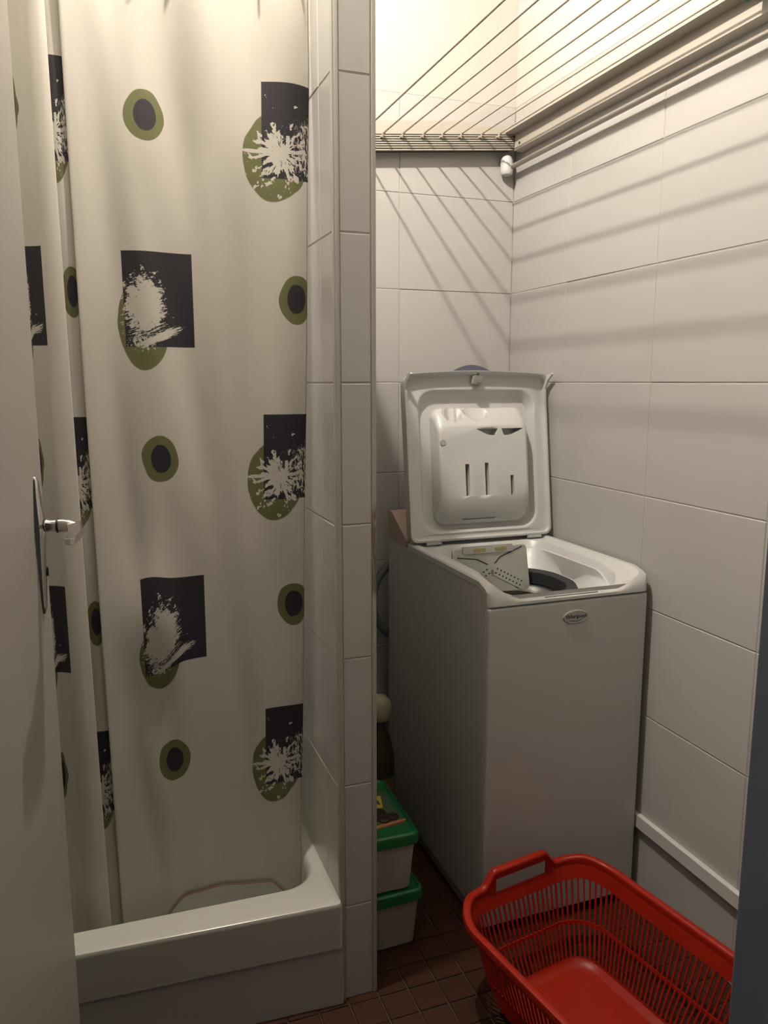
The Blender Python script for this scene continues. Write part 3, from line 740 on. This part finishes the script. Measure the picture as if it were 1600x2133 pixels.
for k in range(5):
    b = MB(); x = -0.03 + 0.011 * k; b.loft([[(a, c, z) for a, c in rr(x, x+0.007, 0.016, 0.036, 0.002, 2)] for z in (0.1451, 0.1458)]); b.obj('printed_mark', M['ink'], l2)
for (x, y, r_) in ((0.002, -0.022, 0.021), (0.030, -0.046, 0.016), (-0.026, -0.040, 0.022), (0.008, -0.052, 0.016)):
    b = MB(); b.loft([[(x + q * r_ * math.cos(2*math.pi*j/14), y + q * r_ * math.sin(2*math.pi*j/14), z) for j in range(14)] for q, z in ((1, 0.1442), (0.95, 0.147), (0.6, 0.149))]); b.obj('printed_sweet', M['choc'], l2)
b = MB(); b.loft([[(x, y, z) for x, y in ((-0.022, -0.086), (0.055, -0.074), (0.055, -0.067), (-0.022, -0.076))] for z in (0.1442, 0.1475)]); b.obj('orange_strip', M['orange'], l2)

bt = thing('bottle', 'dark bottle with a pale round cap standing behind the tubs', 'bottle', (0.722, 2.02, 0.0))
b = MB(); b.loft([[(r * math.cos(2*math.pi*j/20), 0.8 * r * math.sin(2*math.pi*j/20), z) for j in range(20)] for r, z in
                  ((0.040,0.0),(0.045,0.006),(0.045,0.22),(0.043,0.26),(0.032,0.31),(0.018,0.345),(0.016,0.37))]); b.obj('body', M['bottle'], bt, smooth=50)
b = MB(); b.loft([[(r * math.cos(2*math.pi*j/20), 0.8 * r * math.sin(2*math.pi*j/20), z) for j in range(20)] for r, z in ((0.0457,0.11),(0.0457,0.20))], False, False); b.obj('label', mat('yellowed_label', (0.16, 0.13, 0.03), 0.5, var=0.5, vscale=30), bt, smooth=50)
b = MB(); b.loft([[(r * math.cos(2*math.pi*j/20), r * math.sin(2*math.pi*j/20), z) for j in range(20)] for r, z in
                  ((0.022,0.366),(0.030,0.375),(0.034,0.40),(0.031,0.425),(0.018,0.440),(0.004,0.444))]); b.obj('cap', M['cap'], bt, smooth=50)

# ------------------------------------------------------------------ red laundry basket
bk = thing('laundry_basket', 'red plastic laundry basket with slotted sides on the floor in front of the machine', 'basket', (0.898, 1.150, 0.0), R(9.8))
def outline(hx, hy, r, n=120):
    """n points evenly spaced round a rounded rectangle, from the middle of the far end"""
    base = rr(-hx, hx, -hy, hy, r, 16)
    base.append(base[0]); ds = [0.0]
    for p, q in zip(base, base[1:]): ds.append(ds[-1] + math.hypot(q[0]-p[0], q[1]-p[1]))
    out = []; tot = ds[-1]; start = None
    for k, p in enumerate(base):
        if start is None and p[1] > hy - 1e-6: start = ds[k] + (hx - r)
    for i in range(n):
        d = (start + tot * i / n) % tot
        k = max(j for j in range(len(ds)) if ds[j] <= d + 1e-9); k = min(k, len(base) - 2)
        f = (d - ds[k]) / max(1e-9, ds[k+1] - ds[k])
        out.append((base[k][0] + (base[k+1][0]-base[k][0]) * f, base[k][1] + (base[k+1][1]-base[k][1]) * f))
    return out
NB = 240
O = {k: outline(*v, NB) for k, v in {'b0': (0.128, 0.205, 0.05), 'b1': (0.140, 0.218, 0.06), 'm': (0.163, 0.245, 0.08), 'u': (0.186, 0.272, 0.10), 'r': (0.196, 0.283, 0.108)}.items()}
def hz(i):
    """extra height of the rim: handles at the two ends, a slight swell at the corners"""
    x, y = O['r'][i]; e = 0.0
    if abs(y) > 0.2: e = 0.034 * (1 - sm(abs(x), 0.070, 0.105))
    e += 0.010 * math.exp(-((abs(x) - 0.165) / 0.04) ** 2) * math.exp(-((abs(y) - 0.255) / 0.05) ** 2)
    return e
def corner(i):
    x, y = O['r'][i]
    return 0.010 * math.exp(-((abs(x) - 0.165) / 0.05) ** 2) * math.exp(-((abs(y) - 0.255) / 0.06) ** 2)
ZR = 0.222
def lp(o, z, sc_=1.0): return [(x * sc_, y * sc_, z) for x, y in O[o]]
b = MB(); b.loft([lp('b0', 0.0), lp('b0', 0.005, 1.01), lp('b1', 0.024, 0.99), lp('b1', 0.026, 0.982), lp('b1', 0.020, 0.972), lp('b0', 0.012, 0.97), lp('b0', 0.010, 0.90)], True, True)
b.obj('base', M['red'], bk, smooth=40)
b = MB(); b.loft([lp('m', 0.086, 0.993), lp('m', 0.086, 1.006), lp('m', 0.095, 1.010), lp('m', 0.095, 0.997), lp('m', 0.086, 0.993)], False, False); b.obj('rib', M['red'], bk, smooth=40)
# rolled rim
def off(o, i, d):
    x, y = O[o][i]; xa, ya = O[o][i-1]; xb, yb = O[o][(i+1) % NB]
    tx, ty_ = xb - xa, yb - ya; l = math.hypot(tx, ty_); return x + ty_ / l * d, y - tx / l * d
b = MB(); loops = [[] for _ in range(9)]
for i in range(NB):
    e = hz(i)
    for k, (d, z) in enumerate(((-0.004,-0.018),(-0.005,-0.004),(-0.002,0.001),(0.005,0.004),(0.012,0.001),(0.014,-0.008),(0.0125,-0.016),(0.010,-0.008),(0.000,-0.018))):
        x, y = off('r', i, d); loops[k].append((x, y, ZR + e + z))
loops.append(loops[0]); b.loft(loops, False, False)
b.obj('rim', M['red'], bk, smooth=50)
# band under the rim, which carries the bars
b = MB(); l4 = [[], [], [], []]
for i in range(NB):
    e = corner(i)
    xu, yu = off('u', i, 0.0); xr, yr = off('r', i, -0.002)
    l4[0].append((xu, yu, 0.176 + e)); l4[1].append((xr, yr, ZR - 0.016 + e)); l4[2].append((*off('r', i, -0.0045), ZR - 0.016 + e)); l4[3].append((*off('u', i, -0.003), 0.176 + e))
l4.append(l4[0]); b.loft(l4, False, False); b.obj('upper_band', M['red'], bk, smooth=50)
for s_ in (-1, 1):                                             # posts either side of each hand hole
    for q in (-1, 1):
        idx = [i for i in range(NB) if O['r'][i][1] * s_ > 0.2 and 0.066 < O['r'][i][0] * q < 0.100]
        idx.sort(key=lambda i: O['r'][i][0])
        b = MB(); fr_, bk_ = [], []
        loops = []
        for i in idx:
            xa, ya = off('r', i, -0.002); xb, yb = off('r', i, -0.0048)
            loops.append([(xa, ya, ZR-0.018), (xa, ya, ZR + hz(i) - 0.004), (xb, yb, ZR + hz(i) - 0.004), (xb, yb, ZR-0.018)])
        b.loft(loops); b.obj('handle_post', M['red'], bk)
# upright bars: one shared mesh, about 120 of them
bm_ = MB(); bm_.loft([[(-0.5,-0.5,0),(0.5,-0.5,0),(0.5,0.5,0),(-0.5,0.5,0)], [(-0.5,-0.5,1),(0.5,-0.5,1),(0.5,0.5,1),(-0.5,0.5,1)]])
bar_me = bm_.me('bar'); bar_me.materials.append(M['red'])
for i in range(0, NB, 2):
    xa, ya = O['m'][i-1]; xb, yb = O['m'][(i+1) % NB]
    mid_ = Vector((O['m'][i][0], O['m'][i][1], 0.090)); lo_ = Vector((O['b1'][i][0] * 0.986, O['b1'][i][1] * 0.986, 0.021)); hi_ = Vector((*O['u'][i], 0.180 + corner(i)))
    for a, c in ((lo_, mid_), (mid_, hi_)):
        t = Vector((xb-xa, yb-ya, 0)).normalized(); d = c - a; h = d.length; zax = d / h; yax = zax.cross(t).normalized(); t = yax.cross(zax)
        o = link('bar', bar_me, bk)
        mtx = Matrix((t * 0.0044, yax * 0.0030, zax * h)).transposed().to_4x4(); mtx.translation = a
        o.matrix_local = mtx
